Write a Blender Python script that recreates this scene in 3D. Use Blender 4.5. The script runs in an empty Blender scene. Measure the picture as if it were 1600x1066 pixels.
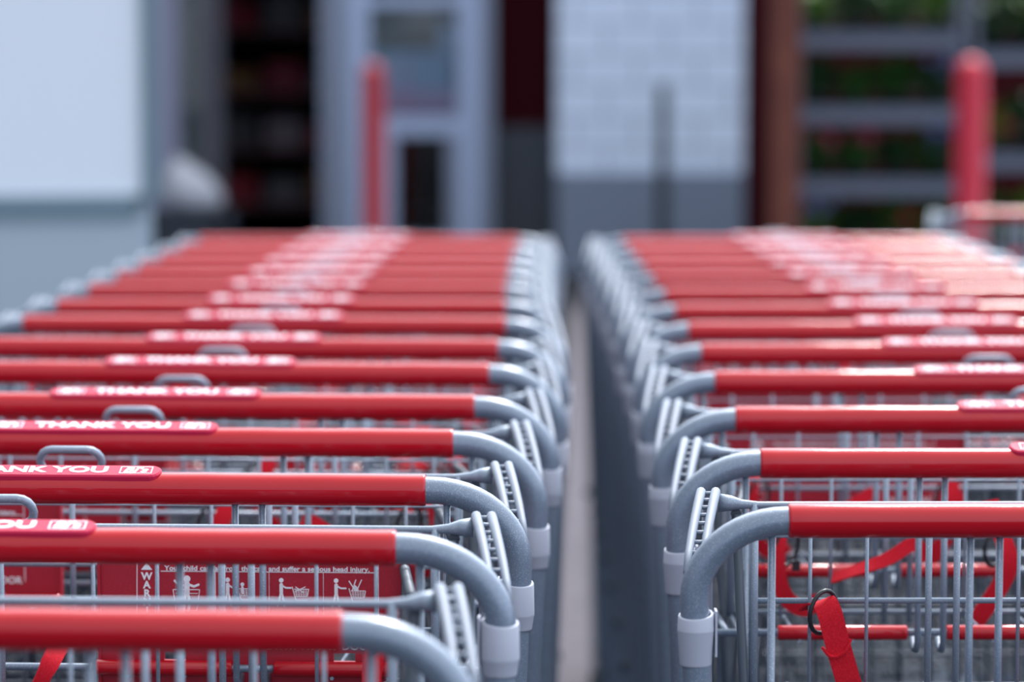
import bpy, bmesh, math, random
from mathutils import Vector, Matrix
random.seed(7)
SC = bpy.context.scene
COL = SC.collection
PI = math.pi

# ---------------------------------------------------------------- camera
CAM_Z = 1.345
cam_d = bpy.data.cameras.new('camera')
cam = bpy.data.objects.new('camera', cam_d); COL.objects.link(cam)
cam.location = (0, 0, CAM_Z)
cam.rotation_euler = (PI/2 - math.atan(433/4600), 0, 0)
cam_d.sensor_width = 36; cam_d.lens = 36*4600/1600
cam_d.dof.use_dof = True; cam_d.dof.focus_distance = 2.22; cam_d.dof.aperture_fstop = 4.3
cam_d.dof.aperture_blades = 0
cam_d.clip_start = 0.05; cam_d.clip_end = 300
SC.camera = cam

# ---------------------------------------------------------------- sky, sun, exposure
SC.view_settings.view_transform = 'Standard'
SC.view_settings.look = 'None'
SC.view_settings.gamma = 1
SC.view_settings.use_curve_mapping = False
SC.view_settings.exposure = 0.58
w = bpy.data.worlds.new('sky'); SC.world = w; w.use_nodes = True
nt = w.node_tree; nt.nodes.clear()
tc = nt.nodes.new('ShaderNodeTexCoord'); sp = nt.nodes.new('ShaderNodeSeparateXYZ')
rp = nt.nodes.new('ShaderNodeValToRGB'); bg = nt.nodes.new('ShaderNodeBackground'); wo = nt.nodes.new('ShaderNodeOutputWorld')
nt.links.new(tc.outputs['Generated'], sp.inputs[0]); nt.links.new(sp.outputs['Z'], rp.inputs[0])
nt.links.new(rp.outputs[0], bg.inputs[0]); nt.links.new(bg.outputs[0], wo.inputs[0])
cr = rp.color_ramp
cr.elements[0].position = 0.02; cr.elements[0].color = (0.68, 0.79, 1.00, 1)
cr.elements[1].position = 1.0; cr.elements[1].color = (0.95, 0.98, 1.0, 1)
e = cr.elements.new(0.35); e.color = (0.80, 0.88, 1.0, 1)
e = cr.elements.new(0.0); e.color = (0.05, 0.055, 0.06, 1)
# the open side of the car park (right) is brighter than the left
mx = nt.nodes.new('ShaderNodeMath'); mx.operation = 'MULTIPLY_ADD'; mx.inputs[1].default_value = 0.6; mx.inputs[2].default_value = 0.95
nt.links.new(sp.outputs['X'], mx.inputs[0])
# wide hazy glow of thin cloud around the sun
SUND = Vector((0.16, 0.72, 0.68)).normalized()
dt = nt.nodes.new('ShaderNodeVectorMath'); dt.operation = 'DOT_PRODUCT'; dt.inputs[1].default_value = SUND
nt.links.new(tc.outputs['Generated'], dt.inputs[0])
mxm = nt.nodes.new('ShaderNodeMath'); mxm.operation = 'MAXIMUM'; mxm.inputs[1].default_value = 0; nt.links.new(dt.outputs['Value'], mxm.inputs[0])
pw = nt.nodes.new('ShaderNodeMath'); pw.operation = 'POWER'; pw.inputs[1].default_value = 7; nt.links.new(mxm.outputs[0], pw.inputs[0])
ml = nt.nodes.new('ShaderNodeMath'); ml.operation = 'MULTIPLY_ADD'; ml.inputs[1].default_value = 3.2
nt.links.new(pw.outputs[0], ml.inputs[0]); nt.links.new(mx.outputs[0], ml.inputs[2]); nt.links.new(ml.outputs[0], bg.inputs[1])
sd = bpy.data.lights.new('sun', 'SUN'); sun = bpy.data.objects.new('sun', sd); COL.objects.link(sun)
sd.energy = 2.2; sd.angle = math.radians(8); sd.color = (1.0, 0.95, 0.93)
# sun high beyond the shop front, a little to the right: light travels along -dir
sdir = Vector((0.19, 0.60, 0.80)).normalized()
sun.rotation_euler = sdir.to_track_quat('Z', 'Y').to_euler()
sun.location = (3, 6, 12)

# ---------------------------------------------------------------- materials
def mat(name, col, rough=0.5, metal=0.0, coat=0.0, spec=0.5, noise=None, bump=None, coat_rough=0.05):
    m = bpy.data.materials.new(name); m.use_nodes = True
    n = m.node_tree.nodes; l = m.node_tree.links; b = n['Principled BSDF']
    b.inputs['Base Color'].default_value = (*col, 1)
    b.inputs['Roughness'].default_value = rough; b.inputs['Metallic'].default_value = metal
    b.inputs['Coat Weight'].default_value = coat; b.inputs['Coat Roughness'].default_value = coat_rough
    b.inputs['Specular IOR Level'].default_value = spec
    if noise:      # (scale, second colour, contrast low, contrast high)
        t = n.new('ShaderNodeTexCoord'); x = n.new('ShaderNodeTexNoise'); r = n.new('ShaderNodeValToRGB')
        x.inputs['Scale'].default_value = noise[0]; x.inputs['Detail'].default_value = 3
        l.new(t.outputs['Object'], x.inputs['Vector']); l.new(x.outputs['Fac'], r.inputs[0])
        r.color_ramp.elements[0].position = noise[2]; r.color_ramp.elements[1].position = noise[3]
        r.color_ramp.elements[0].color = (*col, 1); r.color_ramp.elements[1].color = (*noise[1], 1)
        l.new(r.outputs[0], b.inputs['Base Color'])
    if bump:       # (scale xyz, strength, distance)
        t = n.new('ShaderNodeTexCoord'); mp = n.new('ShaderNodeMapping'); x = n.new('ShaderNodeTexNoise'); bp = n.new('ShaderNodeBump')
        mp.inputs['Scale'].default_value = bump[0]; x.inputs['Scale'].default_value = 1; x.inputs['Detail'].default_value = 1
        l.new(t.outputs['Object'], mp.inputs[0]); l.new(mp.outputs[0], x.inputs['Vector']); l.new(x.outputs['Fac'], bp.inputs['Height'])
        bp.inputs['Strength'].default_value = bump[1]; bp.inputs['Distance'].default_value = bump[2]
        l.new(bp.outputs[0], b.inputs['Normal']); l.new(bp.outputs[0], b.inputs['Coat Normal'])
    return m

M = {}
M['tube'] = mat('grey_powder_coat', (0.165, 0.215, 0.295), 0.34, 0.25, 0.6, noise=(1400, (0.42, 0.50, 0.60), 0.56, 0.72), bump=((900, 900, 900), 0.25, 0.0004), coat_rough=0.18)
M['wire'] = mat('grey_wire_coat', (0.23, 0.29, 0.375), 0.42, 0.2, 0.2, noise=(1200, (0.42, 0.50, 0.60), 0.56, 0.72), coat_rough=0.25)
M['sleeve'] = mat('red_glossy_sleeve', (0.47, 0.003, 0.013), 0.10, 0, 0.0, spec=0.5, bump=((12, 90, 90), 0.22, 0.0006))
M['label'] = mat('dark_red_label', (0.50, 0.012, 0.06), 0.55, 0, 0, spec=0.25)
M['white_ink'] = mat('white_print', (0.92, 0.92, 0.98), 0.6, spec=0.2)
M['panel'] = mat('red_flap_plastic', (0.42, 0.008, 0.028), 0.5, noise=(900, (0.60, 0.02, 0.05), 0.55, 0.8))
M['collar'] = mat('lilac_white_plastic', (0.43, 0.46, 0.56), 0.45)
M['bracket'] = mat('pale_grey_plastic', (0.20, 0.24, 0.31), 0.55)
M['black'] = mat('black_nylon', (0.012, 0.014, 0.02), 0.35)
M['strap'] = mat('red_webbing', (0.50, 0.006, 0.018), 0.8, noise=(700, (0.62, 0.012, 0.03), 0.4, 0.7), spec=0.2)
M['rubber'] = mat('dark_rubber', (0.03, 0.032, 0.036), 0.7)
M['basket'] = mat('shaded_basket_wire', (0.05, 0.068, 0.095), 0.5, 0.2)  # darker than the seat wires: shade inside the baskets put into the colour
M['base'] = mat('grey_chassis_coat', (0.11, 0.14, 0.19), 0.45, 0.2)

# ---------------------------------------------------------------- mesh helpers
def frames(pts, closed=False):
    n = len(pts); T = []
    for i in range(n):
        a = pts[(i-1) % n] if (closed or i > 0) else pts[i]
        b = pts[(i+1) % n] if (closed or i < n-1) else pts[i]
        T.append((b-a).normalized())
    up = Vector((0, 0, 1)) if abs(T[0].z) < 0.9 else Vector((0, 1, 0))
    N = [(up - T[0]*up.dot(T[0])).normalized()]
    for i in range(1, n):
        v = N[-1] - T[i]*N[-1].dot(T[i]); N.append(v.normalized())
    return T, N

def tube(bm, pts, r, seg=8, closed=False, cap=True):
    pts = [Vector(p) for p in pts]; n = len(pts)
    rs = r if isinstance(r, (list, tuple)) else [r]*n
    T, N = frames(pts, closed); rings = []
    for i in range(n):
        B = T[i].cross(N[i]); ring = []
        for k in range(seg):
            a = 2*PI*k/seg
            ring.append(bm.verts.new(pts[i] + (N[i]*math.cos(a) + B*math.sin(a))*rs[i]))
        rings.append(ring)
    for i in range(n if closed else n-1):
        A = rings[i]; B2 = rings[(i+1) % n]
        for k in range(seg):
            f = bm.faces.new((A[k], A[(k+1) % seg], B2[(k+1) % seg], B2[k])); f.smooth = True
    if cap and not closed:
        bm.faces.new(rings[0][::-1]); bm.faces.new(rings[-1])

def rod(bm, a, b, r, seg=6): tube(bm, [a, b], r, seg)

def box(bm, x0, x1, y0, y1, z0, z1):
    v = [bm.verts.new((x, y, z)) for x in (x0, x1) for y in (y0, y1) for z in (z0, z1)]
    for f in ((0,1,3,2), (4,6,7,5), (0,4,5,1), (2,3,7,6), (0,2,6,4), (1,5,7,3)):
        bm.faces.new([v[i] for i in f])

def lathe(bm, prof, c=(0, 0, 0), seg=28, rot=None, closed=False):
    """prof = [(r, z)] about z"""
    c = Vector(c); rings = []
    for r, z in prof:
        ring = []
        for k in range(seg):
            p = Vector((r*math.cos(2*PI*k/seg), r*math.sin(2*PI*k/seg), z))
            if rot: p = rot @ p
            ring.append(bm.verts.new(p + c))
        rings.append(ring)
    m = len(rings)
    for i in range(m if closed else m-1):
        for k in range(seg):
            f = bm.faces.new((rings[i][k], rings[i][(k+1) % seg], rings[(i+1) % m][(k+1) % seg], rings[(i+1) % m][k])); f.smooth = True
    if not closed:
        if prof[0][0] > 1e-5: bm.faces.new(rings[0][::-1])
        if prof[-1][0] > 1e-5: bm.faces.new(rings[-1])

def arc(cx, cz, r, a0, a1, n, y=0.0):
    return [(cx + r*math.cos(a0 + (a1-a0)*i/n), y, cz + r*math.sin(a0 + (a1-a0)*i/n)) for i in range(n+1)]

def ribbon(bm, pts, wid, width_dirs=None, th=0.0016):
    """flat webbing following pts; width_dirs one vector or a list"""
    pts = [Vector(p) for p in pts]
    # smooth the path
    for _ in range(3):
        q = [pts[0]]
        for a, b in zip(pts, pts[1:]): q += [a*0.75 + b*0.25, a*0.25 + b*0.75]
        q.append(pts[-1]); pts = q
    n = len(pts); T, _ = frames(pts)
    wd = width_dirs or [Vector((1, 0, 0))]
    if not isinstance(wd, list): wd = [wd]
    prev = None
    for i in range(n):
        s = i/(n-1)*(len(wd)-1); j = min(int(s), len(wd)-2) if len(wd) > 1 else 0
        W = Vector(wd[0]) if len(wd) == 1 else Vector(wd[j]).lerp(Vector(wd[j+1]), s-j)
        W = (W - T[i]*W.dot(T[i])).normalized(); Nn = T[i].cross(W)
        q = [bm.verts.new(pts[i] + W*sx*wid/2 + Nn*sy*th/2) for sx, sy in ((-1,-1), (1,-1), (1,1), (-1,1))]
        if prev:
            for k in range(4):
                f = bm.faces.new((prev[k], prev[(k+1) % 4], q[(k+1) % 4], q[k])); f.smooth = True
            for k in range(4):
                ed = bm.edges.get((prev[k], q[k]))
                if ed: ed.smooth = False
        else: bm.faces.new(q[::-1])
        prev = q
    bm.faces.new(prev)

def bm_new(): return bmesh.new()

def obj(name, bm, m, parent=None, loc=None, fix=True):
    if fix: bmesh.ops.recalc_face_normals(bm, faces=bm.faces)
    me = bpy.data.meshes.new(name); bm.to_mesh(me); bm.free()
    me.materials.append(m if not isinstance(m, str) else M[m])
    o = bpy.data.objects.new(name, me); COL.objects.link(o)
    if parent: o.parent = parent
    if loc: o.location = loc
    return o

def thing(name, label, cat, loc=(0,0,0), rz=0.0, group=None):
    o = bpy.data.objects.new(name, None); COL.objects.link(o); o.empty_display_size = 0.1
    o.location = loc; o.rotation_euler = (0, 0, rz); o['label'] = label; o['category'] = cat
    if group: o['group'] = group
    return o
def tag(o, label, cat, group=None):
    o['label'] = label; o['category'] = cat
    if group: o['group'] = group
    return o
def struct(name, bm, m, parent=None):
    o = obj(name, bm, m, parent)
    if not parent: o['kind'] = 'structure'
    return o

def text_mesh(bm, body, size, width, place, bold=0.0, depth=0.0003, align='CENTER', italic=0.0):
    """add lettering to bm; place maps local (x, y, z) of the text plane to 3D; width = wanted overall width"""
    cu = bpy.data.curves.new('lettering', 'FONT'); cu.body = body; cu.size = size
    cu.align_x = align; cu.align_y = 'CENTER'; cu.offset = bold*size; cu.extrude = depth; cu.resolution_u = 3; cu.shear = italic
    t = bpy.data.objects.new('lettering', cu); COL.objects.link(t)
    dg = bpy.context.evaluated_depsgraph_get(); me = bpy.data.meshes.new_from_object(t.evaluated_get(dg))
    xs = [v.co.x for v in me.vertices]; k = 1.0
    if width and xs: k = width/(max(xs)-min(xs)); mid = (max(xs)+min(xs))/2
    else: mid = 0
    base = len(bm.verts); vs = [bm.verts.new(place((v.co.x-mid)*k, v.co.y, v.co.z)) for v in me.vertices]
    for p in me.polygons:
        try: bm.faces.new([vs[i] for i in p.vertices])
        except ValueError: pass
    bpy.data.objects.remove(t); bpy.data.curves.remove(cu); bpy.data.meshes.remove(me)

# ---------------------------------------------------------------- ground
m = mat('dark_asphalt', (0.022, 0.025, 0.032), 0.95, spec=0.1, noise=(2.5, (0.040, 0.043, 0.052), 0.35, 0.7), bump=((60, 60, 60), 0.5, 0.004))
def dip(y):      # the asphalt sags very slightly towards a drain line near y = 5.8
    def sm(t): t = min(max(t, 0), 1); return t*t*(3-2*t)
    return -.0135*sm((y-3.4)/2.2)*(1-sm((y-6.0)/2.0))
b = bm_new(); ys = [-150, 0, 3.4] + [3.4+.2*i for i in range(1, 24)] + [300]
top = [[b.verts.new((x, y, dip(y))) for x in (-150, 150)] for y in ys]; bot = [[b.verts.new((x, y, -.1)) for x in (-150, 150)] for y in ys]
for i in range(len(ys)-1):
    b.faces.new((top[i][0], top[i][1], top[i+1][1], top[i+1][0])); b.faces.new((bot[i][0], bot[i+1][0], bot[i+1][1], bot[i][1]))
    for q in (0, 1): b.faces.new((top[i][q], top[i+1][q], bot[i+1][q], bot[i][q]))
b.faces.new((top[0][0], bot[0][0], bot[0][1], top[0][1])); b.faces.new((top[-1][0], top[-1][1], bot[-1][1], bot[-1][0]))
struct('floor', b, m)
# pale painted line on the asphalt between the two rows
b = bm_new(); prev = None
for y in [0, 2, 3.4] + [3.4+.2*i for i in range(1, 24)] + [12, 17]:
    q = [b.verts.new((-.022+.0244*y+dx, y, dip(y)+.001)) for dx in (-.040, .040)]
    if prev: b.faces.new((prev[0], prev[1], q[1], q[0]))
    prev = q
r = bmesh.ops.extrude_face_region(b, geom=b.faces[:]); bmesh.ops.translate(b, verts=[v for v in r['geom'] if isinstance(v, bmesh.types.BMVert)], vec=(0, 0, .003))
o = obj('painted_line', b, mat('pale_line_paint', (.135, .126, .142), .95, spec=0.05, noise=(8, (.11, .103, .116), .45, .7))); tag(o, 'pale painted line on the asphalt in the gap between the cart rows', 'painted line')

# ---------------------------------------------------------------- the shopping cart, origin on the ground below its handle bar, pointing +y
H = 1.02           # handle bar height
SX = 0.305         # half length of the red sleeve
PX = 0.3738         # half distance of the posts
RT = 0.0105        # tube radius
RP = 0.15          # depth of the seat's rear plane

def cart_frame():
    bm = bm_new(); R = PX-SX-0.002; RZ = .057; half = []
    n = 12; s_ = 1
    half.append((SX-0.02, 0, H)); half.append((SX+0.002, 0, H))
    for i in range(1, n+1):
        a = PI/2*i/n
        half.append((SX+0.002+R*math.sin(a), 0, H-RZ+RZ*math.cos(a)))
    # a long, slightly leaning drop, then bent forward into the lower rail
    half += [(PX-.005, 0, 0.85), (PX-.018, 0.0, 0.5), (PX-.026, 0.0, 0.27)]
    for i in range(1, 7):
        a = PI/2*i/6
        half.append((PX-.026-0.004*i/6, 0.07-0.07*math.cos(a), 0.27-0.07*math.sin(a)))
    half += [(PX-0.11, 0.95, 0.20)]
    p = [(-x, y, z) for x, y, z in half[::-1]] + half
    tube(bm, p, RT, 18)
    return bm
def cart_chassis():
    bm = bm_new()
    rod(bm, (-PX+.115, 0.95, 0.20), (PX-.115, 0.95, 0.20), 0.0095, 10)
    for k in range(9):      # low rack wires
        x = -0.24+0.06*k; rod(bm, (x, 0.12, 0.205), (x*0.85, 0.95, 0.205), 0.0025, 6)
    for s in (-1, 1):       # struts carrying the basket nose
        tube(bm, [(s*0.28, 0.62, 0.20), (s*0.275, 0.60, 0.40), (s*0.245, 0.72, 0.62)], 0.008, 8)
        tube(bm, [(s*PX, 0.0, 0.54), (s*0.29, 0.16, 0.575), (s*0.25, 0.9, 0.63)], 0.007, 8)
    return bm

def zr(y):   # rim height along the basket
    return H - 0.018 - 0.085*(y-RP)/0.85
def hw(y):   # rim half width
    return 0.332 - 0.082*(y-RP)/0.85
def zb(y): return H - 0.44 + 0.05*(y-RP)/0.85
def cart_basket():
    bm = bm_new(); y1 = 1.0
    def pt(s, y, t):       # t=0 rim, 1 bottom
        return (s*(hw(y) - 0.022*t), y - 0.05*t*(1 if y > 0.9 else 0), zr(y)*(1-t) + zb(y)*t)
    # rim
    rim = [(-hw(RP), RP, zr(RP)), (-hw(y1-0.05), y1-0.05, zr(y1)), (-hw(y1)+0.04, y1, zr(y1)), (hw(y1)-0.04, y1, zr(y1)), (hw(y1-0.05), y1-0.05, zr(y1)), (hw(RP), RP, zr(RP))]
    tube(bm, rim, 0.0042, 8)
    for t in (0.14, 0.3, 0.48, 0.66, 0.84):
        tube(bm, [pt(-1, RP, t), pt(-1, y1, t), pt(1, y1, t), pt(1, RP, t)], 0.0022, 5)
    for s in (-1, 1):
        for k in range(22):
            y = RP + 0.02 + k*0.038
            rod(bm, pt(s, y, 0), pt(s, y, 1), 0.0018, 5)
        tube(bm, [pt(s, RP, -0.0), pt(s, RP, 1)], 0.004, 6)
    n = 15
    for k in range(n):      # nose
        x = -0.92 + 1.84*k/(n-1)
        a = pt(1, y1, 0); c = pt(1, y1, 1)
        rod(bm, (x*a[0]*0.95, a[1], a[2]), (x*c[0], c[1], c[2]), 0.0019, 5)
        r0 = pt(1, RP, 1)
        rod(bm, (x*c[0], c[1], c[2]), (x*r0[0], RP, r0[2]), 0.0019, 5)
    for k in range(9):      # floor cross wires
        y = RP + 0.1*k; q = pt(1, y, 1)
        rod(bm, (-q[0], y, q[2]-0.003), (q[0], y, q[2]-0.003), 0.0022, 5)
    return bm

THIN = [-.275, -.2315, -.1150, -.068]; 
def seat_rear():
    bm = bm_new(); y = RP
    for x in (-.318, .318): tube(bm, [(x, y, H-.010), (x, y, H-.155)], 0.0034, 8)
    for c in (-1, 1):
        for x in THIN: rod(bm, (c*x, y-.002, H-.016), (c*x, y-.002, H-.155), 0.0016, 6)
        for x in (-.1843, -.1627): rod(bm, (c*x, y-.004, H-.016), (c*x, y-.004, H-.16), 0.0026, 8)
    rod(bm, (0, y-.002, H-.016), (0, y-.002, H-.155), 0.0026, 6)
    for z, r in ((-.086, .0023), (-.152, .0023), (-.036, .0012)): rod(bm, (-.318, y+.003, H+z), (.318, y+.003, H+z), r, 8)
    # seat pan wires joining the two planes
    for c in (-1, 1):
        for x in (-.318, -.272, -.228, -.112, -.068): rod(bm, (c*x, y, H-.155), (c*x, 0.012, H-.150), 0.0016, 5)
    return bm
def seat_front():
    bm = bm_new(); y = 0.0
    for c in (-1, 1):
        for x in (-.1765, -.1555):
            tube(bm, [(c*x, y, H-.006), (c*x, y, H-.148), (c*x, y+.006, H-.156), (c*x, y+.018, H-.158), (c*x, y+.026, H-.150)], 0.0027, 8)
        tube(bm, [(c*.3185, y, H-.006), (c*.3185, y, H-.43)], 0.0028, 8)
    rod(bm, (-.345, .016, H-.1435), (.345, .016, H-.1435), 0.0031, 8)
    for s in (-1, 1): rod(bm, (s*.332, 0.016, H-.1435), (s*.332, RP, H-.152), .003, 6)
    return bm
def top_rod():
    bm = bm_new()
    p = [(-.346, RP, H-.0095), (-.336, RP, H-.0098), (-.328, RP, H-.0106), (-.315, RP, H-.0112)]
    r = [.0075, .006, .0038, .0027]
    tube(bm, p + [(-x, y, z) for x, y, z in p[::-1]], r + r[::-1], 10)
    return bm
def loop():
    bm = bm_new(); p = []; rx = .0145; hwid = .0255; 
    for cx, a0 in ((hwid-.011, -PI/2), (-hwid+.011, PI/2)):
        for i in range(9):
            a = a0 + PI*i/8; q = (cx + .011*math.cos(a), .0115*math.sin(a))
            p.append((q[0], RP - .004 - q[1]*0.45, H + .0005 + q[1]*0.9))
    tube(bm, p, .0032, 10, closed=True)
    rod(bm, (0, RP-.002, H-.012), (0, RP+.002, H-.010), .003)
    return bm
def lower_gate():
    bm = bm_new(); y = RP + .004
    for k in range(12):
        x = -.286 + .052*k; rod(bm, (x*1.02, y, H-.15), (x*0.94, y, H-.43), .0018, 6)
    for z in (-.20, -.27, -.34, -.43): rod(bm, (-.29, y+.004, H+z), (.29, y+.004, H+z), .0022, 6)
    return bm

def sleeve():
    bm = bm_new(); n = 40; pts = []; rs = []
    ends = [(-SX, .0112), (-SX+.0006, .0121), (-SX+.0020, .0124)]
    for x, r in ends: pts.append((x, 0, H)); rs.append(r)
    for k in range(1, n):
        x = -SX + 2*SX*k/n
        pts.append((x, 0, H)); rs.append(.0124 + .00012*math.sin(x*61) + .00008*math.sin(x*143+1))
    for x, r in ends[::-1]: pts.append((-x, 0, H)); rs.append(r)
    tube(bm, pts, rs, 32); return bm

# label plate riding on top of the sleeve, tipped a little to the pusher
LT = math.radians(17)
def lab(x, v, d):     # v across the plate, d out of it
    c, s = math.cos(LT), math.sin(LT)
    return (x, -0.0015 + v*c - d*s, H + .0117 + v*s + d*c)
def plate():
    bm = bm_new(); L = .1015; W = .0098; out = []
    def outline(L, W):
        o = []
        for sx, a0 in ((1, -PI/2), (-1, PI/2)):
            for i in range(9):
                a = a0 + PI*i/8
                o.append((sx*(L-.008) + .008*math.cos(a)*1.0, W*math.sin(a)))
        return o
    levels = [(L, W, -.005), (L, W, .0014), (L-.0012, W-.0012, .0026)]
    rings = [[bm.verts.new(lab(x, v, d)) for x, v in outline(l, w_)] for l, w_, d in levels]
    for A, B in zip(rings, rings[1:]):
        for k in range(len(A)): bm.faces.new((A[k], A[(k+1) % len(A)], B[(k+1) % len(A)], B[k]))
    bm.faces.new(rings[0][::-1]); bm.faces.new(rings[-1]); return bm
def plate_text():
    bm = bm_new(); pl = lambda cx: (lambda x, y, z: lab(cx+x, y, .0027+z))
    text_mesh(bm, 'THANK YOU', .0145, .118, pl(.001), bold=.035)
    for cx in (-.0805, .082):
        text_mesh(bm, "BJ's", .0115, .019, pl(cx), bold=.03, italic=.25)
        for a, b2, v0, v1 in ((-.0125, .0125, .0053, .0061), (-.0125, .0125, -.0061, -.0053), (-.0125, -.0117, -.0061, .0061), (.0117, .0125, -.0061, .0061)):
            q = [lab(cx+x, v, d) for x in (a, b2) for v in (v0, v1) for d in (.0024, .003)]
            vv = [bm.verts.new(p) for p in q]
            for f in ((0,1,3,2), (4,6,7,5), (0,4,5,1), (2,3,7,6), (0,2,6,4), (1,5,7,3)): bm.faces.new([vv[i] for i in f])
    return bm

def collar(s):
    bm = bm_new()
    ro, ri = .0128, .0106
    if s < 0: mid = [(ro+.0004, -.0105), (ro+.0005, -.0110), (ro+.0003, -.0116)]
    else: mid = [(ro+.0004, -.0240), (ro+.0004, -.0254), (ro, -.0262)]
    prof = [(ri, .0), (ri+.0005, .0006), (ro-.0005, .0006), (ro, -.0004)] + mid + [(.0114, -.0355), (.0110, -.0366), (.0104, -.0366), (.0104, -.006)]
    lathe(bm, prof, (0, 0, 0), 32, closed=True)
    # tip the mouth: far side of the ring stands higher
    for v in bm.verts:
        if v.co.z > -.003: v.co.z += .0022*(v.co.y/ro) - .001*s*(v.co.x/ro)
    box(bm, -s*.0145-.0008, -s*.0145+.0008, -.004, .010, -.030, .003)
    box(bm, min(-s*.0100, -s*.0145), max(-s*.0100, -s*.0145), .006, .009, -.030, .0)
    return bm
def bracket(s):
    bm = bm_new(); P0 = Vector((s*.3533, RP, H-.001)); P1 = Vector((s*.3725, .030, H-.043))
    d = (P1-P0); side = Vector((.0056, 0, 0))
    for q in (-1, 1):
        pts = [P0 + side*q + Vector((0, .004, -.004))] + [P0 + side*q + d*t + Vector((0, 0, .004*math.sin(PI*t))) for t in (0, .2, .4, .6, .8, 1.0)]
        tube(bm, pts, [.0030, .0038, .0038, .0036, .0034, .0030, .002], 10)
        pts2 = [p + Vector((0, 0, -.007)) for p in pts[1:]]; tube(bm, pts2, .0022, 6)
    for k in range(9):
        c = P0 + d*(k/9+.02) + Vector((0, 0, .004*math.sin(PI*k/9)))
        rod(bm, c - side, c + side, .0016, 6)
    tube(bm, [P0 + Vector((0, .004, -.006)), P0 + Vector((0, .004, -.05)), P0 + Vector((0, .004, -.22))], [.005, .004, .004], 8)
    return bm
def leg_sleeve(bm, x0, x1):
    tube(bm, [(x0, .016, H-.1435), (x0+.0012, .016, H-.1435), (x1-.0012, .016, H-.1435), (x1, .016, H-.1435)], [.0054, .0062, .0062, .0054], 16)

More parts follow.
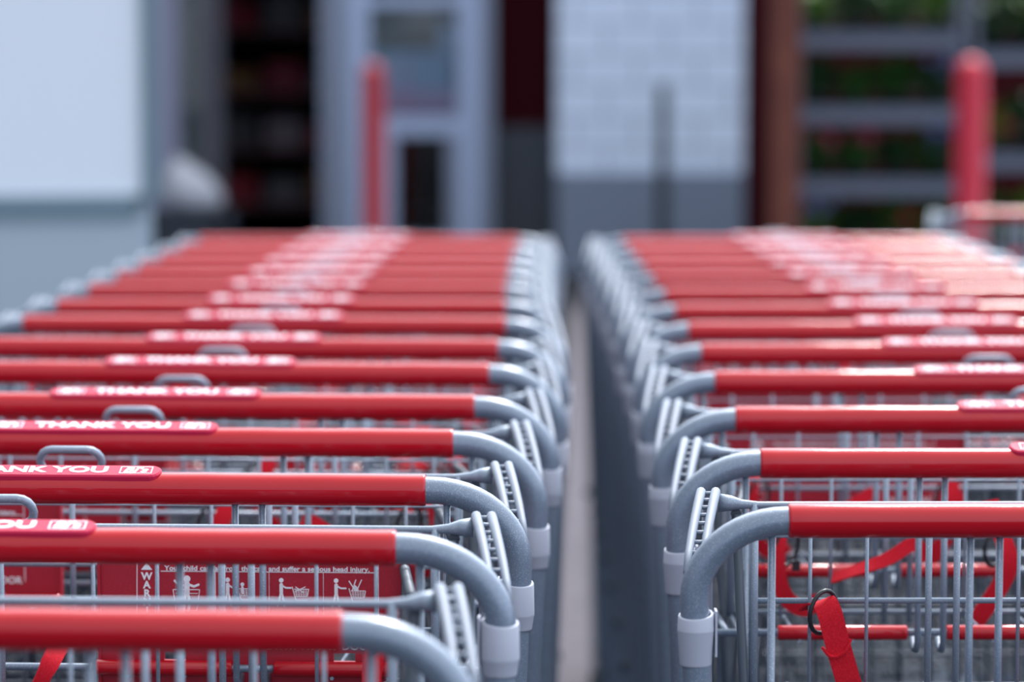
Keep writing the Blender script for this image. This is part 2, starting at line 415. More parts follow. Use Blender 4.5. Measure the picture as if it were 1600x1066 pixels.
PW = .1252; FY = .026
def flap():
    bm = bm_new(); z0, z1 = H-.165, H-.048
    box(bm, -PW, PW, FY, FY+.004, H-.1325, z1)
    for a, c in ((-PW, -.075), (-.058, .058), (.075, PW)): box(bm, a, c, FY, FY+.004, H-.1395, H-.1325)
    box(bm, -PW, PW, FY, FY+.004, z0, H-.1395)
    for s in (-1, 1):
        box(bm, s*PW-.0012, s*PW+.0012, FY-.003, FY+.006, z0, z1)
    box(bm, -PW, PW, FY-.003, FY+.006, z1, z1+.002)
    return bm
def flap_print():
    bm = bm_new(); y0, y1 = FY-.0006, FY+.0004
    K = 2.296/4600
    def X(px): return (px-399)*K
    def Z(py): return H + .325 - (py-100)*2.268/4565
    def line(x0, y0_, x1, y1_, wpx=1.1):
        a = Vector((X(x0), 0, Z(y0_))); c = Vector((X(x1), 0, Z(y1_))); d = (c-a).normalized(); n = Vector((-d.z, 0, d.x))*wpx*K/2
        q = [a+n, a-n, c-n, c+n]; f = [bm.verts.new((p.x, y0, p.z)) for p in q]; g = [bm.verts.new((p.x, y1, p.z)) for p in q]
        bm.faces.new(f); bm.faces.new(g[::-1])
        for i in range(4): bm.faces.new((f[i], f[(i+1) % 4], g[(i+1) % 4], g[i]))
    def disc(cx, cy, r):
        lathe(bm, [(r*K, 0), (r*K, .001)], (X(cx), y1, Z(cy)), 14, Matrix.Rotation(PI/2, 3, 'X'))
    def limb(pts, wp):
        for (a, c) in zip(pts, pts[1:]): line(*a, *c, wp)
        for a in pts: disc(a[0], a[1], wp/2)
    def pl(cx, cy): return lambda x, y, z: (X(cx)+x, y0 - z, Z(cy)+y)
    # warning strip
    line(208, 876, 206, 1012); line(238, 876, 235, 1012); line(206, 1012, 235, 1012)
    tri = [(223, 879), (214, 891), (232, 891)]
    vs = [bm.verts.new((X(a), y0, Z(c))) for a, c in tri]; bm.faces.new(vs)
    for i, ch in enumerate('WARNING'):
        text_mesh(bm, ch, 16*K, None, pl(223, 901.5 + 13.6*i), bold=.035)
    # headline, frame and captions
    text_mesh(bm, 'Your child can fall from the cart and suffer a serious head injury.', 11*K, 322*K, pl(411.5, 888), bold=.022)
    line(245, 893, 586, 893); line(586, 876, 586, 1012)
    line(245, 962, 586, 962); line(330, 893, 330, 962, .6); line(415, 893, 415, 962, .6); line(500, 893, 500, 962, .6)
    text_mesh(bm, 'ENTRY FRONT DOOR', 17*K, 175*K, pl(494, 1010), bold=.02)
    # child standing in a basket
    disc(286, 905, 5.5)
    limb([(286, 912), (286, 926)], 8); limb([(279, 915), (271, 912), (267, 908)], 3.6); limb([(289, 914), (297, 917), (304, 914)], 3.6)
    limb([(287, 927), (290, 940), (288, 956)], 4.2); limb([(284, 927), (282, 942), (280, 956)], 4.2)
    line(264, 922, 306, 922); line(264, 922, 269, 956); line(306, 922, 301, 956); line(268, 928, 303, 928, .9); line(269, 956, 301, 956)
    def cart(cx, cy):
        line(cx-12, cy-10, cx-6, cy+12, 1.2); line(cx-9, cy-6, cx+14, cy-6, 1.2); line(cx-7, cy+5, cx+12, cy+5, 1.2); line(cx+14, cy-6, cx+12, cy+5, 1.2)
        for k in range(5): line(cx-6+4*k, cy-6, cx-5+3.8*k, cy+5, .6)
        for k in range(3): line(cx-8, cy-3+2.6*k, cx+13, cy-3+2.6*k, .6)
        line(cx-6, cy+12, cx+12, cy+12, 1.2); disc(cx-4, cy+15, 1.6); disc(cx+10, cy+15, 1.6)
    def person(cx, cy):
        disc(cx, cy-18, 3.6); limb([(cx, cy-11), (cx, cy+1)], 5.4); limb([(cx+1, cy-10), (cx+7, cy-6), (cx+15, cy-6)], 2.4)
        limb([(cx-1, cy+2), (cx-3, cy+14), (cx-6, cy+22)], 3); limb([(cx+1, cy+2), (cx+3, cy+13), (cx+5, cy+22)], 3)
    person(350, 924); cart(377, 926); disc(373, 913, 3); limb([(373, 918), (374, 926)], 4)
    person(434, 924); cart(463, 926); line(455, 924, 472, 916, 1.2); line(456, 916, 470, 926, 1.2)
    person(520, 924); cart(552, 928); line(545, 922, 551, 904, 1.6); line(550, 922, 540, 906, 1.6); line(552, 922, 560, 904, 1.6); limb([(549, 916), (552, 920)], 6)
    return bm
def strap(pts, wid, dirs):
    bm = bm_new(); ribbon(bm, pts, wid, dirs); return bm
def belt_a():     # the belt end hanging from its tie, nearest right-hand cart; origin at seat centre
    bm = bm_new()
    ribbon(bm, [(-.104, RP+.012, H-.094), (-.096, RP-.004, H-.083), (-.091, RP-.012, H-.091), (-.087, RP-.013, H-.108), (-.082, RP-.013, H-.126), (-.070, RP-.010, H-.165), (-.054, RP-.006, H-.212)], .019, [(1, 0, .35), (1, 0, .30), (1, 0, .40), (1, 0, .5), (1, 0, .45)])
    # folded and stitched end
    ribbon(bm, [(-.0965, RP-.0135, H-.119), (-.090, RP-.0150, H-.1275), (-.0800, RP-.0150, H-.1235), (-.0745, RP-.012, H-.113)], .0035, [(0, 1, .4)])
    return bm
def belt_side(s):
    return strap([(-.100*s, RP+.012, H-.060), (-.108*s, RP-.010, H-.082), (-.110*s, RP-.014, H-.108), (-.104*s, RP-.012, H-.136), (-.085*s, RP-.006, H-.150), (-.072*s, RP-.01, H-.139)], .014, [(1, 0, .1), (1, 0, .2*s), (1, 0, -.2*s), (.6, 0, .8), (.3, 0, 1)])
def belt_hang(s):
    return strap([(.078*s, RP+.010, H-.055), (.086*s, RP-.012, H-.083), (.094*s, RP-.016, H-.106), (.084*s, RP-.014, H-.128), (.064*s, RP-.012, H-.158)], .016, [(1, 0, 0), (1, .3, .2), (1, 0, .5*s), (1, 0, .7*s)])
def belt_mid(s):
    return strap([(-.062*s, RP-.02, H-.118), (-.045*s, RP-.03, H-.110), (-.014*s, RP-.03, H-.100), (.006*s, RP-.025, H-.086), (.014*s, RP-.02, H-.090), (.016*s, RP-.02, H-.104)], .012, [(0, .8, .5), (0, .8, .6), (0, .4, 1), (.5, 0, 1), (1, 0, .2)])
def belt_low_l():
    return strap([(-.128, RP+.01, H-.098), (-.134, RP-.012, H-.112), (-.140, RP-.016, H-.126), (-.152, RP-.015, H-.150), (-.170, RP-.01, H-.18)], .014, [(1, .6, .2), (.7, .9, .3), (1, .5, .3), (1, .3, .4)])
def belt_low_r():
    return strap([(.108, RP+.010, H-.085), (.104, RP-.012, H-.10), (.102, RP-.016, H-.125), (.108, RP-.014, H-.15), (.115, RP-.012, H-.19)], .015, [(1, .6, 0), (1, .5, 0), (1, .8, 0)])
def ring(cx, tilt=.0, dz=0):
    bm = bm_new(); p = []
    for i in range(20):
        a = 2*PI*i/20; u = .0118*math.cos(a); v = .0165*math.sin(a)
        p.append((cx + u*.9 + v*.12, RP - .004 + u*.55, H - .0935 + dz + v))
    tube(bm, p, .0018, 8, closed=True)
    box(bm, cx+.004, cx+.011, RP-.013, RP-.007, H-.113+dz, H-.104+dz)
    return bm
def caster_fork():
    bm = bm_new(); lathe(bm, [(.012, .185), (.02, .18), (.022, .165), (.014, .16)], (0, 0, 0), 16)
    for s in (-1, 1):
        tube(bm, [(s*.020, 0, .165), (s*.022, -.02, .11), (s*.022, -.03, .062)], .004, 6)
    return bm
def wheel():
    bm = bm_new(); R = Matrix.Rotation(PI/2, 3, 'Y')
    lathe(bm, [(.012, -.014), (.05, -.014), (.0595, -.010), (.06, 0), (.0595, .010), (.05, .014), (.012, .014)], (0, -.03, .06), 24, R)
    return bm

PARTS = []     # (key, builder result) prototypes kept as meshes
def mesh_of(name, bm, m):
    bmesh.ops.recalc_face_normals(bm, faces=bm.faces)
    me = bpy.data.meshes.new(name); bm.to_mesh(me); bm.free(); me.materials.append(M[m]); return me
ME = {}
ME['frame'] = mesh_of('frame', cart_frame(), 'tube')
ME['chassis'] = mesh_of('chassis', cart_chassis(), 'base')
ME['basket'] = mesh_of('basket', cart_basket(), 'basket')
ME['seat_back'] = mesh_of('seat_back', seat_rear(), 'wire')
ME['seat_front'] = mesh_of('seat_front', seat_front(), 'tube')
ME['hinge_rod'] = mesh_of('hinge_rod', top_rod(), 'wire')
ME['pull_loop'] = mesh_of('pull_loop', loop(), 'wire')
ME['rear_gate'] = mesh_of('rear_gate', lower_gate(), 'wire')
ME['handle_sleeve'] = mesh_of('handle_sleeve', sleeve(), 'sleeve')
ME['handle_label'] = mesh_of('handle_label', plate(), 'label')
ME['lettering'] = mesh_of('lettering', plate_text(), 'white_ink')
for s in (-1, 1):
    ME['collar%d' % s] = mesh_of('post_collar', collar(s), 'collar')
    ME['bracket%d' % s] = mesh_of('corner_bracket', bracket(s), 'bracket')
LEG = []
for c in (-1, 1):
    for a, d in ((-.1235, -.0162), (.0162, .1235)):
        bm = bm_new(); leg_sleeve(bm, c*.1665+a, c*.1665+d); LEG.append(mesh_of('leg_hole_sleeve', bm, 'sleeve'))
ME['flap'] = mesh_of('seat_flap', flap(), 'panel'); ME['flap_print'] = mesh_of('printed_warning', flap_print(), 'white_ink')
ME['belt_a'] = mesh_of('seat_belt', belt_a(), 'strap')
for s in (-1, 1):
    for k, f in (('side', belt_side), ('hang', belt_hang), ('mid', belt_mid)): ME['belt_%s%d' % (k, s)] = mesh_of('seat_belt', f(s), 'strap')
ME['belt_ll'] = mesh_of('seat_belt', belt_low_l(), 'strap'); ME['belt_lr'] = mesh_of('seat_belt', belt_low_r(), 'strap'); ME['tie_c'] = mesh_of('cable_tie', ring(.112, dz=-.015), 'black')
ME['tie_a'] = mesh_of('cable_tie', ring(-.095), 'black'); ME['tie_l'] = mesh_of('cable_tie', ring(-.100), 'black'); ME['tie_r'] = mesh_of('cable_tie', ring(.082), 'black')
ME['fork'] = mesh_of('caster', caster_fork(), 'base'); ME['wheel'] = mesh_of('wheel', wheel(), 'rubber')

def part(name, key, parent, loc=(0, 0, 0), rz=0, label=None):
    me = ME[key] if isinstance(key, str) else key
    o = bpy.data.objects.new(name, me); COL.objects.link(o); o.parent = parent; o.location = loc; o.rotation_euler = (0, 0, rz)
    if label: o['label'] = label
    return o

def shopping_cart(x, y, yaw, label, group, drop=.063, flaps=(), belts=('l', 'r'), gate=False, last=False, tilt=0.0):
    t = thing('shopping_cart', label, 'shopping cart', (x, y, dip(y+.4)), yaw, group)
    part('frame', 'frame', t); part('chassis', 'chassis', t); part('basket', 'basket', t)
    part('seat_back', 'seat_back', t); part('seat_front', 'seat_front', t); part('hinge_rod', 'hinge_rod', t); part('pull_loop', 'pull_loop', t)
    part('handle_sleeve', 'handle_sleeve', t, (-.0022, 0, 0), label='glossy red handle sleeve')
    l = part('handle_label', 'handle_label', t, (-.0022, 0, 0)); part('lettering', 'lettering', l, label='white THANK YOU lettering')
    for s in (-1, 1):
        part('post_collar', 'collar%d' % s, t, (s*(PX-.0012), 0, H-drop-.005), label='pale plastic collar')
        part('corner_bracket', 'bracket%d' % s, t)
    for me in LEG: part('leg_hole_sleeve', me, t, label='red sleeve on leg hole bar')
    if gate: part('rear_gate', 'rear_gate', t)
    for s in flaps:
        f = part('seat_flap', 'flap', t, (s*.17, 0, 0), label='red child seat flap raised'); part('printed_warning', 'flap_print', f, label='white warning print')
    for k in belts:
        if k == 'a':
            part('seat_belt', 'belt_a', t, (-.17, 0, 0), label='red belt hanging'); part('cable_tie', 'tie_a', t, (-.17, 0, 0))
            part('cable_tie', 'tie_r', t, (-.17, 0, 0)); part('seat_belt', 'belt_hang1', t, (-.17, 0, 0), label='red belt')
        elif k == 'c':
            part('seat_belt', 'belt_ll', t, (.17, 0, 0), label='red belt end'); part('seat_belt', 'belt_lr', t, (.17, 0, 0), label='red belt end'); part('cable_tie', 'tie_c', t, (.17, 0, 0))
        else:
            s = -1 if k == 'l' else 1
            if s in flaps: continue
            for q in ('side', 'hang', 'mid'): part('seat_belt', 'belt_%s%d' % (q, -s), t, (s*.17, 0, 0), label='red belt')
            part('cable_tie', 'tie_l', t, (s*.17, 0, 0)); part('cable_tie', 'tie_r', t, (s*.17, 0, 0))
    for cx, cy in ((-PX+.030, .07), (PX-.030, .07), (-.262, .92), (.262, .92)):
        c = part('caster', 'fork', t, (cx, cy, 0)); part('wheel', 'wheel', c)
    return t

ORD = ['nearest', 'second', 'third', 'fourth', 'fifth', 'sixth', 'seventh', 'eighth', 'ninth', 'tenth', 'eleventh', 'twelfth', 'thirteenth', 'fourteenth', 'fifteenth', 'sixteenth']
# right end of the red sleeve (x), distance (y), collar drop, raised flaps
LEFT = [(-.0968, 1.668, .060, ()), (-.0777, 1.963, .045, ()), (-.0657, 2.234, .066, (1,)), (-.0501, 2.513, .066, (-1,)), (-.0353, 2.778, .052, (-1,)), (-.0236, 3.075, .066, (-1,)),
        (-.0154, 3.360, .060, ()), (-.0075, 3.680, .068, (-1, 1)), (-.0087, 3.988, .06, ()), (-.0100, 4.300, .06, (1,)), (-.0070, 4.580, .06, ()), (-.0045, 4.850, .06, (-1,)),
        (.0005, 5.110, .06, ()), (.0070, 5.360, .06, ()), (.0146, 5.600, .06, ())]
RIGHT = [(.1971, 2.082, .063, ()), (.2025, 2.386, .066, ()), (.2043, 2.682, .056, ()), (.2070, 2.998, .056, (-1,)), (.2130, 3.306, .060, (-1,)), (.2160, 3.604, .060, ()), (.2165, 3.907, .066, (-1,)),
         (.2195, 4.230, .06, ()), (.2190, 4.540, .06, (-1,)), (.2180, 4.835, .06, ()), (.2165, 5.100, .06, ()), (.2140, 5.350, .06, ()), (.2100, 5.580, .06, ())]
notes_l = {0: 'nearest cart of the left row, red handle crossing the bottom left corner',
           1: 'second cart of the left row, pale collar at the frame foot beside the gap',
           2: 'third cart of the left row, red flap printed WARNING beneath its handle'}
notes_r = {0: 'nearest cart of the right row, red belt end dangling from a black cable tie',
           1: 'second cart of the right row, its grey bend just behind the nearest one'}
nl = len(LEFT)
for i, (x, y, drop, fl) in enumerate(LEFT):
    yaw = -math.radians(2.6) if i < 8 else -math.radians(0.6)
    cx = x - SX*math.cos(yaw) + .0022
    lb = notes_l.get(i) or ('%s cart from the camera in the left nested row, red THANK YOU handle' % ORD[i] if i < nl-1 else 'farthest cart of the left nested row, before the dark doorway')
    shopping_cart(cx, y - SX*math.sin(yaw)*1.0, yaw, lb, 'carts nested in the left row', drop, fl, belts={0: (), 1: ('c',), 2: ()}.get(i, ('l', 'r')), gate=(i == 0))
nr = len(RIGHT)
for i, (x, y, drop, fl) in enumerate(RIGHT):
    yaw = math.radians(0.3) if i < 2 else math.radians(1.0)
    cx = x + SX*math.cos(yaw) + .0022
    lb = notes_r.get(i) or ('%s cart from the camera in the right nested row, red THANK YOU handle' % ORD[i] if i < nr-1 else 'farthest cart of the right nested row, before the white block pillar')
    shopping_cart(cx, y + SX*math.sin(yaw), yaw, lb, 'carts nested in the right row', drop, fl, belts=('a', 'r') if i == 0 else ('l', 'r'), gate=(i == 0))
shopping_cart(1.305, 6.50, math.radians(-1), 'lone blurred cart beyond the right row, in front of the red bollard', None, .06, (), gate=True)

# ---------------------------------------------------------------- white trailer on the left
M['white_paint'] = mat('white_panel_paint', (0.78, 0.86, 0.97), 0.5)
M['skirt'] = mat('shaded_white_panel', (0.40, 0.49, 0.58), 0.5)  # white lower panel, its shade put into the colour
M['rail'] = mat('slate_rail', (0.16, 0.24, 0.30), 0.5)
t = thing('box_trailer', 'large white panelled box trailer with slate rail left of the carts', 'trailer', (-2.66, 9.4, 0), math.radians(9))
def tb(name, mt, *a):
    b = bm_new(); box(b, *a); return obj(name, b, mt, t)
tb('upper_panel', 'white_paint', -1.5, 1.45, -.6, 3.2, .945, 2.7)
tb('side_rail', 'rail', -1.5, 1.43, -.62, 3.2, .875, .945)
tb('lower_panel', 'skirt', -1.5, 1.44, -.605, 3.2, .32, .875)
tb('corner_trim', 'rail', 1.45, 1.50, -.615, 3.2, .93, 2.7)
tb('corner_post', 'skirt', 1.44, 1.48, -.58, 3.1, .32, .93)
for k, (wx, wy) in enumerate(((-.9, 0), (-.9, 2.4), (1.1, 0), (1.1, 2.4))):
    b = bm_new(); lathe(b, [(.06, -.1), (.3, -.1), (.33, -.07), (.33, .07), (.3, .1), (.06, .1)], (wx, wy, .33), 24, Matrix.Rotation(PI/2, 3, 'Y')); obj('wheel', b, 'rubber', t)

# ---------------------------------------------------------------- shop front, 19 m away
M['darkred'] = mat('dark_red_wall_paint', (0.040, 0.0035, 0.006), 0.85, spec=0.1)
M['greybase'] = mat('grey_painted_masonry', (0.17, 0.21, 0.29), 0.8)
M['greydark'] = mat('dark_grey_masonry', (0.060, 0.070, 0.090), 0.8)
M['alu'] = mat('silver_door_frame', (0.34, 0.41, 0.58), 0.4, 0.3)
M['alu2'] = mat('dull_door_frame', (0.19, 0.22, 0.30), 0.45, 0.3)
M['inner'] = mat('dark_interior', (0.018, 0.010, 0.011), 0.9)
def blockwork():
    m = bpy.data.materials.new('white_painted_block'); m.use_nodes = True; n = m.node_tree.nodes; l = m.node_tree.links
    b = n['Principled BSDF']; t = n.new('ShaderNodeTexCoord'); mp = n.new('ShaderNodeMapping'); br = n.new('ShaderNodeTexBrick')
    mp.inputs['Rotation'].default_value = (PI/2, 0, 0); l.new(t.outputs['Object'], mp.inputs[0]); l.new(mp.outputs[0], br.inputs['Vector'])
    br.inputs['Scale'].default_value = 1; br.inputs['Brick Width'].default_value = .4; br.inputs['Row Height'].default_value = .2; br.inputs['Mortar Size'].default_value = .012
    br.inputs['Color1'].default_value = (.60, .70, .88, 1); br.inputs['Color2'].default_value = (.64, .74, .92, 1); br.inputs['Mortar'].default_value = (.36, .42, .55, 1)
    l.new(br.outputs[0], b.inputs['Base Color']); b.inputs['Roughness'].default_value = .8; return m
def sb(name, mt, *a):
    b = bm_new(); box(b, *a); return struct(name, b, mt)
sb('wall_front', blockwork(), .29, 1.49, 19.0, 19.8, .65, 4)
sb('trim_1', 'greybase', .29, 1.49, 18.97, 19.8, 0, .65)
sb('wall_middle', 'darkred', -.12, .29, 19.5, 19.8, .93, 4)
sb('trim_2', 'greydark', -.12, .29, 19.45, 19.8, 0, .93)
sb('wall_right', 'darkred', 1.49, 6.5, 19.5, 19.8, 0, 4)
sb('wall_left', 'greydark', -9, -2.45, 19.2, 19.5, 0, 4)
sb('wall_lintel', 'darkred', -2.45, -.12, 19.2, 19.5, 2.45, 4)
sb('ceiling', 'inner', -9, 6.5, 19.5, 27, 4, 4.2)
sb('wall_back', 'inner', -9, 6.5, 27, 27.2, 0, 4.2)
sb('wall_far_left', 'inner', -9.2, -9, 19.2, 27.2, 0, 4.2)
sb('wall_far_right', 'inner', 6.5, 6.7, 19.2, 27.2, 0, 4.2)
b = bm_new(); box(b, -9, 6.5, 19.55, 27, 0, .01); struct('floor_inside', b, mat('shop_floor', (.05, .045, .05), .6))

def glass(name, tint):
    m = bpy.data.materials.new(name); m.use_nodes = True; b = m.node_tree.nodes['Principled BSDF']
    b.inputs['Transmission Weight'].default_value = 1; b.inputs['Roughness'].default_value = .02; b.inputs['IOR'].default_value = 1.45
    b.inputs['Base Color'].default_value = (*tint, 1); return m
M['glass'] = glass('door_glass', (.85, .92, .95))
d = bpy.data.objects.new('door_1', None); COL.objects.link(d); d['kind'] = 'structure'; d.location = (0, 19.2, 0)
def dp(par, name, mt, *a):
    b = bm_new(); box(b, *a); return obj(name, b, mt, par)
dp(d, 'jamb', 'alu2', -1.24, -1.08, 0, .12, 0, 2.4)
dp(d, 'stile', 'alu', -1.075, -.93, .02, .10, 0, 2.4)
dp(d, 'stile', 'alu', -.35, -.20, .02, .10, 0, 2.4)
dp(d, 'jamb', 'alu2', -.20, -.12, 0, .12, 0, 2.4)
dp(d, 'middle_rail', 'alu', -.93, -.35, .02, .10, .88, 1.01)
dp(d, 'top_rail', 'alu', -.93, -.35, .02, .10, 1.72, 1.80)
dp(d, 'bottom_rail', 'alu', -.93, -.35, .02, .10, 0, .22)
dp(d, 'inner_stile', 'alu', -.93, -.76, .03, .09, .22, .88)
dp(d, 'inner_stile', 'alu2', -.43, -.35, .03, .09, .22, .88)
dp(d, 'pane', 'glass', -.93, -.35, .055, .065, 1.01, 1.72)
dp(d, 'pane', 'glass', -.76, -.43, .055, .065, .22, .88)
dp(d, 'pane', 'glass', -.93, -.35, .055, .065, 1.80, 2.4)
d2 = bpy.data.objects.new('door_2', None); COL.objects.link(d2); d2['kind'] = 'structure'; d2.location = (0, 19.2, 0)
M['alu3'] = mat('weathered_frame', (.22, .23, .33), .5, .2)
M['alu4'] = mat('dark_grey_mullion', (.05, .05, .07), .6)  # dark grey stile next to the doorway
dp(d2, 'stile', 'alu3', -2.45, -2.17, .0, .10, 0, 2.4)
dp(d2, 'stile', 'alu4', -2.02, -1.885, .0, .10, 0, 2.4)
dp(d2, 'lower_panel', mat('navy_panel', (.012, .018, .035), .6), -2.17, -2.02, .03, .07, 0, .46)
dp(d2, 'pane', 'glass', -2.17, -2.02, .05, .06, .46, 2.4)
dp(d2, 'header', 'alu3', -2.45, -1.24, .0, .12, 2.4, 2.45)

# boards behind the door glass, coloured to stand in for its reflections
b = bm_new(); box(b, -.94, -.47, 19.275, 19.285, 1.43, 1.76); o = obj('taupe_reflection_board', b, mat('taupe_board', (.13, .125, .13), .8)); tag(o, 'taupe stand-in for a reflection in the upper pane of the silver door', 'painted reflection')
b = bm_new(); box(b, -.94, -.37, 19.29, 19.30, 1.15, 1.60); o = obj('blue_reflection_board', b, mat('pale_blue_reflection', (.27, .36, .52), .7)); tag(o, 'pale blue stand-in for a reflection below the taupe one in the silver door', 'poster')
b = bm_new(); box(b, -.94, -.36, 19.275, 19.285, 1.03, 1.17); o = obj('mauve_reflection_board', b, mat('mauve_strip', (.36, .27, .42), .7)); tag(o, 'mauve stand-in for a reflection along the foot of the upper door pane', 'sign')

# dim display shelving seen through the doorway
t = thing('display_shelf', 'dim red shelving inside the dark doorway', 'shelf', (-1.6, 22.2, 0))
b = bm_new()
for x in (-.72, .68): box(b, x, x+.04, 0, .5, 0, 2.1)
obj('side_panel', b, mat('dark_red_shelf', (.22, .02, .04), .6), t)
for z in (.3, .72, 1.14, 1.60, 2.0):
    b = bm_new(); box(b, -.68, .68, 0, .5, z-.03, z); obj('shelf_board', b, mat('shelf_edge', (.30, .14, .17), .6), t)
cols = [(.45, .03, .06), (.20, .19, .22), (.36, .16, .06), (.36, .03, .07), (.12, .12, .14), (.40, .32, .38)]
names = ['dark red', 'charcoal', 'brown', 'crimson', 'grey', 'pale grey']
shelfn = {.3: 'bottom', .72: 'second', 1.14: 'third', 1.60: 'top'}
side = ['left end', 'left of centre', 'right of centre', 'right end']
k = 0
for z in (.3, .72, 1.14, 1.60):
    for i in range(4):
        b = bm_new(); hh = random.uniform(.16, .30); x = -2.20 + .34*i
        box(b, x, x+.27, 22.24, 22.55, z, z+hh); bmesh.ops.bevel(b, geom=b.edges[:], offset=.01, segments=1, affect='EDGES')
        c = cols[k % 6]
        o = obj('goods_box', b, mat('goods_%s' % names[k % 6].replace(' ', '_'), c, .6)); k += 1
        tag(o, '%s box at the %s of the %s shelf inside the doorway' % (names[(k-1) % 6], side[i], shelfn[z]), 'box', 'boxes on the shelves inside')

# white sack slumped by the left door leaf
b = bm_new()
lathe(b, [(.001, 0), (.15, .005), (.18, .07), (.16, .15), (.12, .21), (.07, .26), (.03, .30), (.001, .31)], (0, 0, 0), 16)
for v in b.verts:
    v.co.x -= .35*(v.co.z-.12); v.co.x += .012*math.sin(9*v.co.z + 5*v.co.y); v.co.y += .012*math.sin(14*v.co.x)
bc = bm_new(); box(bc, -.25, .25, -.2, .2, 0, .48)
for sx in (-.2, .2): box(bc, sx-.02, sx+.02, -.2, -.16, 0, .48)
o = obj('low_crate', bc, mat('navy_crate', (.012, .018, .032), .6)); o.location = (-1.93, 17.6, 0); tag(o, 'dark navy crate under the white sack beside the trailer', 'crate')
o = obj('white_sack', b, mat('white_sacking', (.36, .38, .44), .7)); o.location = (-1.93, 17.6, .482); tag(o, 'slumped white sack on the navy crate left of the dark doorway', 'sack')

# bollards and thin post
def bollard(x, y, r, h, colr, label):
    b = bm_new(); prof = [(r*1.05, 0), (r*1.05, .02), (r, .03), (r, h-r)] + [(r*math.cos(a), h-r+r*math.sin(a)) for a in [PI/2*i/6 for i in range(1, 6)]] + [(.001, h)]
    lathe(b, prof, (0, 0, 0), 24); o = obj('bollard', b, mat('red_bollard_cover', colr, .45)); o.location = (x, y, 0); tag(o, label, 'bollard', 'red bollards'); return o
bollard(2.02, 13.0, .068, 1.375, (.60, .012, .045), 'red bollard in front of the plant racks, nearer and wider of the two')
bollard(-.80, 17.0, .066, 1.355, (.38, .010, .022), 'slim red bollard in front of the silver framed door')
b = bm_new(); tube(b, [(0, 0, 0), (0, 0, 1.15), (0, 0, 1.23)], [.036, .036, .030], 16); lathe(b, [(.12, 0), (.12, .015), (.04, .03)], (0, 0, 0), 20)
o = obj('metal_post', b, mat('dark_slate_post', (.045, .058, .065), .6)); o.location = (.92, 18.0, 0); tag(o, 'dark slate post standing before the white block pillar', 'post')

# wooden upright and the plant racks
b = bm_new(); box(b, 1.42, 1.57, 16.1, 16.25, 0, 3.0); o = obj('timber_post', b, mat('rust_brown_timber', (.13, .030, .018), .7, noise=(6, (.17, .045, .026), .4, .7)))
tag(o, 'tall rust brown timber post at the left end of the plant racks', 'post')
M['rackm'] = mat('grey_shelf_metal', (.12, .145, .20), .5, .2)
M['pot'] = mat('black_plant_pot', (.015, .015, .018), .6)
GREEN = [mat('leaf_green', (.030, .130, .020), .6), mat('leaf_bright', (.085, .210, .020), .6), mat('leaf_dark', (.016, .075, .020), .6)]
FLOWER = {'pink': mat('pink_petals', (.45, .03, .12), .6), 'lavender': mat('lavender_petals', (.32, .30, .78), .6), 'red': mat('red_petals', (.35, .01, .02), .6), 'white': mat('white_petals', (.6, .6, .66), .6)}
def foliage(seed, h=.24, rad=.13):
    rnd = random.Random(seed); b = bm_new()
    for k in range(120):
        a = rnd.uniform(0, 2*PI); el = rnd.uniform(.1, 1.0); L = rnd.uniform(.07, .12)
        r0 = rad*rnd.uniform(0, .7); base = Vector((r0*math.cos(a), r0*math.sin(a), .10 + rnd.uniform(0, h-.08)))
        d = Vector((math.cos(a)*math.cos(el), math.sin(a)*math.cos(el), math.sin(el))); s = d.cross(Vector((0, 0, 1))).normalized()*L*.26; n = s.cross(d).normalized()*L*.06
        p = [base, base + d*L*.5 + s + n, base + d*L, base + d*L*.5 - s + n, base + d*L*.5]
        v = [b.verts.new(q) for q in p]
        b.faces.new((v[0], v[1], v[4])); b.faces.new((v[1], v[2], v[4])); b.faces.new((v[2], v[3], v[4])); b.faces.new((v[3], v[0], v[4]))
    for k in range(6):
        a = rnd.uniform(0, 2*PI); rod(b, (0, 0, .08), (rad*.6*math.cos(a), rad*.6*math.sin(a), .10+h*.7), .003, 4)
    return b
def blooms(seed, n=7, rad=.11):
    rnd = random.Random(seed); b = bm_new()
    for k in range(n):
        a = rnd.uniform(0, 2*PI); r = rad*rnd.uniform(0, 1); c = Vector((r*math.cos(a), r*math.sin(a)-.03, rnd.uniform(.2, .34)))
        for q in range(6):
            g = 2*PI*q/6; e1 = Vector((math.cos(g), -.3, math.sin(g)))*.024; e2 = Vector((math.cos(g+.5), -.4, math.sin(g+.5)))*.02; e3 = Vector((math.cos(g-.5), -.4, math.sin(g-.5)))*.02
            v = [b.verts.new(x) for x in (c, c+e2, c+e1*1.3, c+e3)]; b.faces.new(v)
    return b
fol = [mesh_of('foliage', foliage(i), 'pot') for i in range(4)]
fm = []
for i, g in enumerate(GREEN):
    for f in fol[:3]:
        c = f.copy(); c.materials.clear(); c.materials.append(g); fm.append((i, c))
bl = {}
for i, (k, g) in enumerate(FLOWER.items()):
    me = mesh_of('blossoms', blooms(i+20), 'pot'); me.materials.clear(); me.materials.append(g); bl[k] = me
bm = bm_new(); lathe(bm, [(.06, 0), (.085, .12), (.092, .12), (.092, .135), (.08, .135), (.076, .11), (.001, .11)], (0, 0, 0), 16); potm = mesh_of('pot', bm, 'pot')
gname = ['mid green', 'bright green', 'dark green']
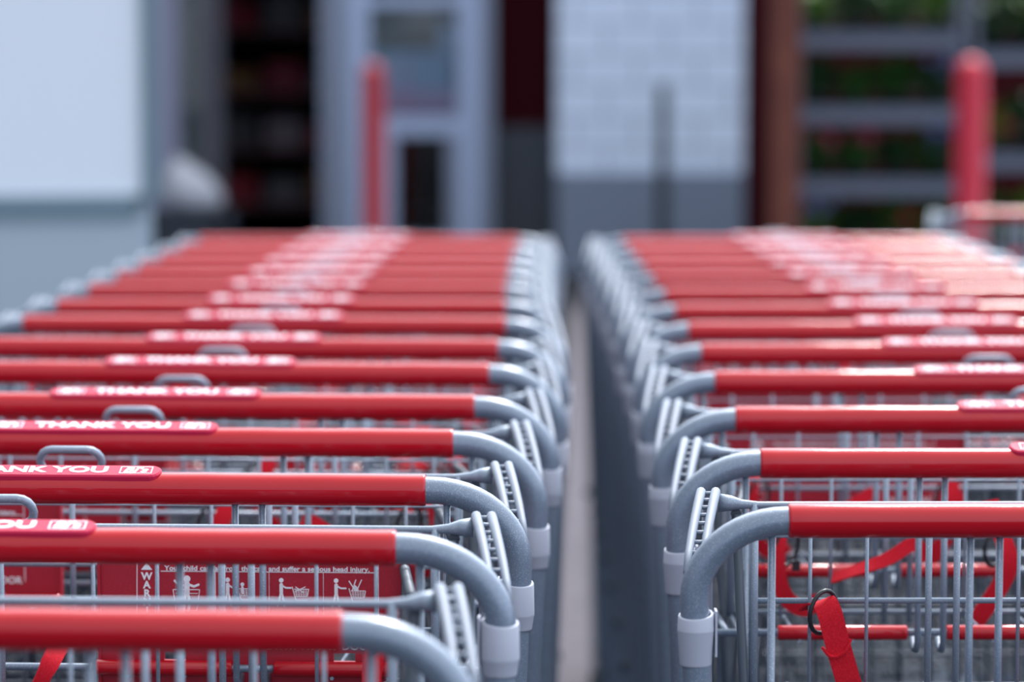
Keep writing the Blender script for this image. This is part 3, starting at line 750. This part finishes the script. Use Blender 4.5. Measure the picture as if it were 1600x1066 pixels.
def plant(x, y, z, gi, fi, flower, label, s=1.0):
    t = thing('potted_plant', label, 'plant', (x, y, z), random.uniform(0, 6), 'potted plants on the racks'); t.scale = (s, s, s)
    part('pot', potm, t); part('foliage', fm[gi*3+fi][1], t)
    if flower: part('blossoms', bl[flower], t, label='%s blossoms' % flower, rz=-t.rotation_euler.z)
def rack(name_label, x0, x1, y, shelves, top):
    t = thing('plant_rack', name_label, 'rack', ((x0+x1)/2, y, 0), 0, 'plant racks'); hx = (x1-x0)/2
    for sx in (-1, 1):
        for yy in (.0, .42):
            b = bm_new(); box(b, sx*hx-.02, sx*hx+.02, yy, yy+.03, 0, top); obj('upright', b, 'rackm', t)
    for z in shelves:
        b = bm_new(); box(b, -hx, hx, -.01, .45, z-.05, z-.035)
        box(b, -hx, hx, -.03, -.01, z-.045, z+.045); box(b, -hx, hx, .43, .45, z-.05, z+.03)
        obj('shelf', b, 'rackm', t)
R1 = [.24, .657, 1.06, 1.475]; R2 = [.24, .80, 1.375]
rack('grey metal plant rack between the timber post and red bollard', 1.60, 2.50, 16.5, R1, 2.0)
rack('grey metal plant rack to the right of the red bollard', 2.58, 3.48, 16.5, R2, 2.0)
lvl1 = ['bottom', 'second', 'third', 'top']; lvl2 = ['bottom', 'middle', 'top']
pos1 = ['left end', 'left of centre', 'right of centre', 'right end']
pat = {(0, 2): 'red', (1, 0): 'pink', (1, 1): 'pink', (2, 3): 'lavender', (1, 3): 'lavender', (0, 0): 'lavender'}
for j, z in enumerate(R1):
    for i in range(4):
        gi = [1 if (i+j) % 3 == 0 else 0, 0, 2][(i*2+j) % 3]; fl = pat.get((j, i))
        plant(1.71 + .225*i, 16.68, z-.034, gi, (i+j) % 3, fl, '%s potted plant%s, %s, %s shelf of left rack' % (gname[gi], ' with %s flowers' % fl if fl else '', pos1[i], lvl1[j]), random.uniform(1.0, 1.25))
for j, z in enumerate(R2):
    for i in range(4):
        gi = (i+j) % 3; fl = {(2, 1): 'pink', (1, 0): 'red', (1, 2): 'white', (2, 3): 'pink'}.get((j, i))
        plant(2.70 + .225*i, 16.68, z-.034, gi, (i+2*j) % 3, fl, '%s potted plant%s, %s, %s shelf of right rack' % (gname[gi], ' with %s flowers' % fl if fl else '', pos1[i], lvl2[j]), random.uniform(1.1, 1.4))
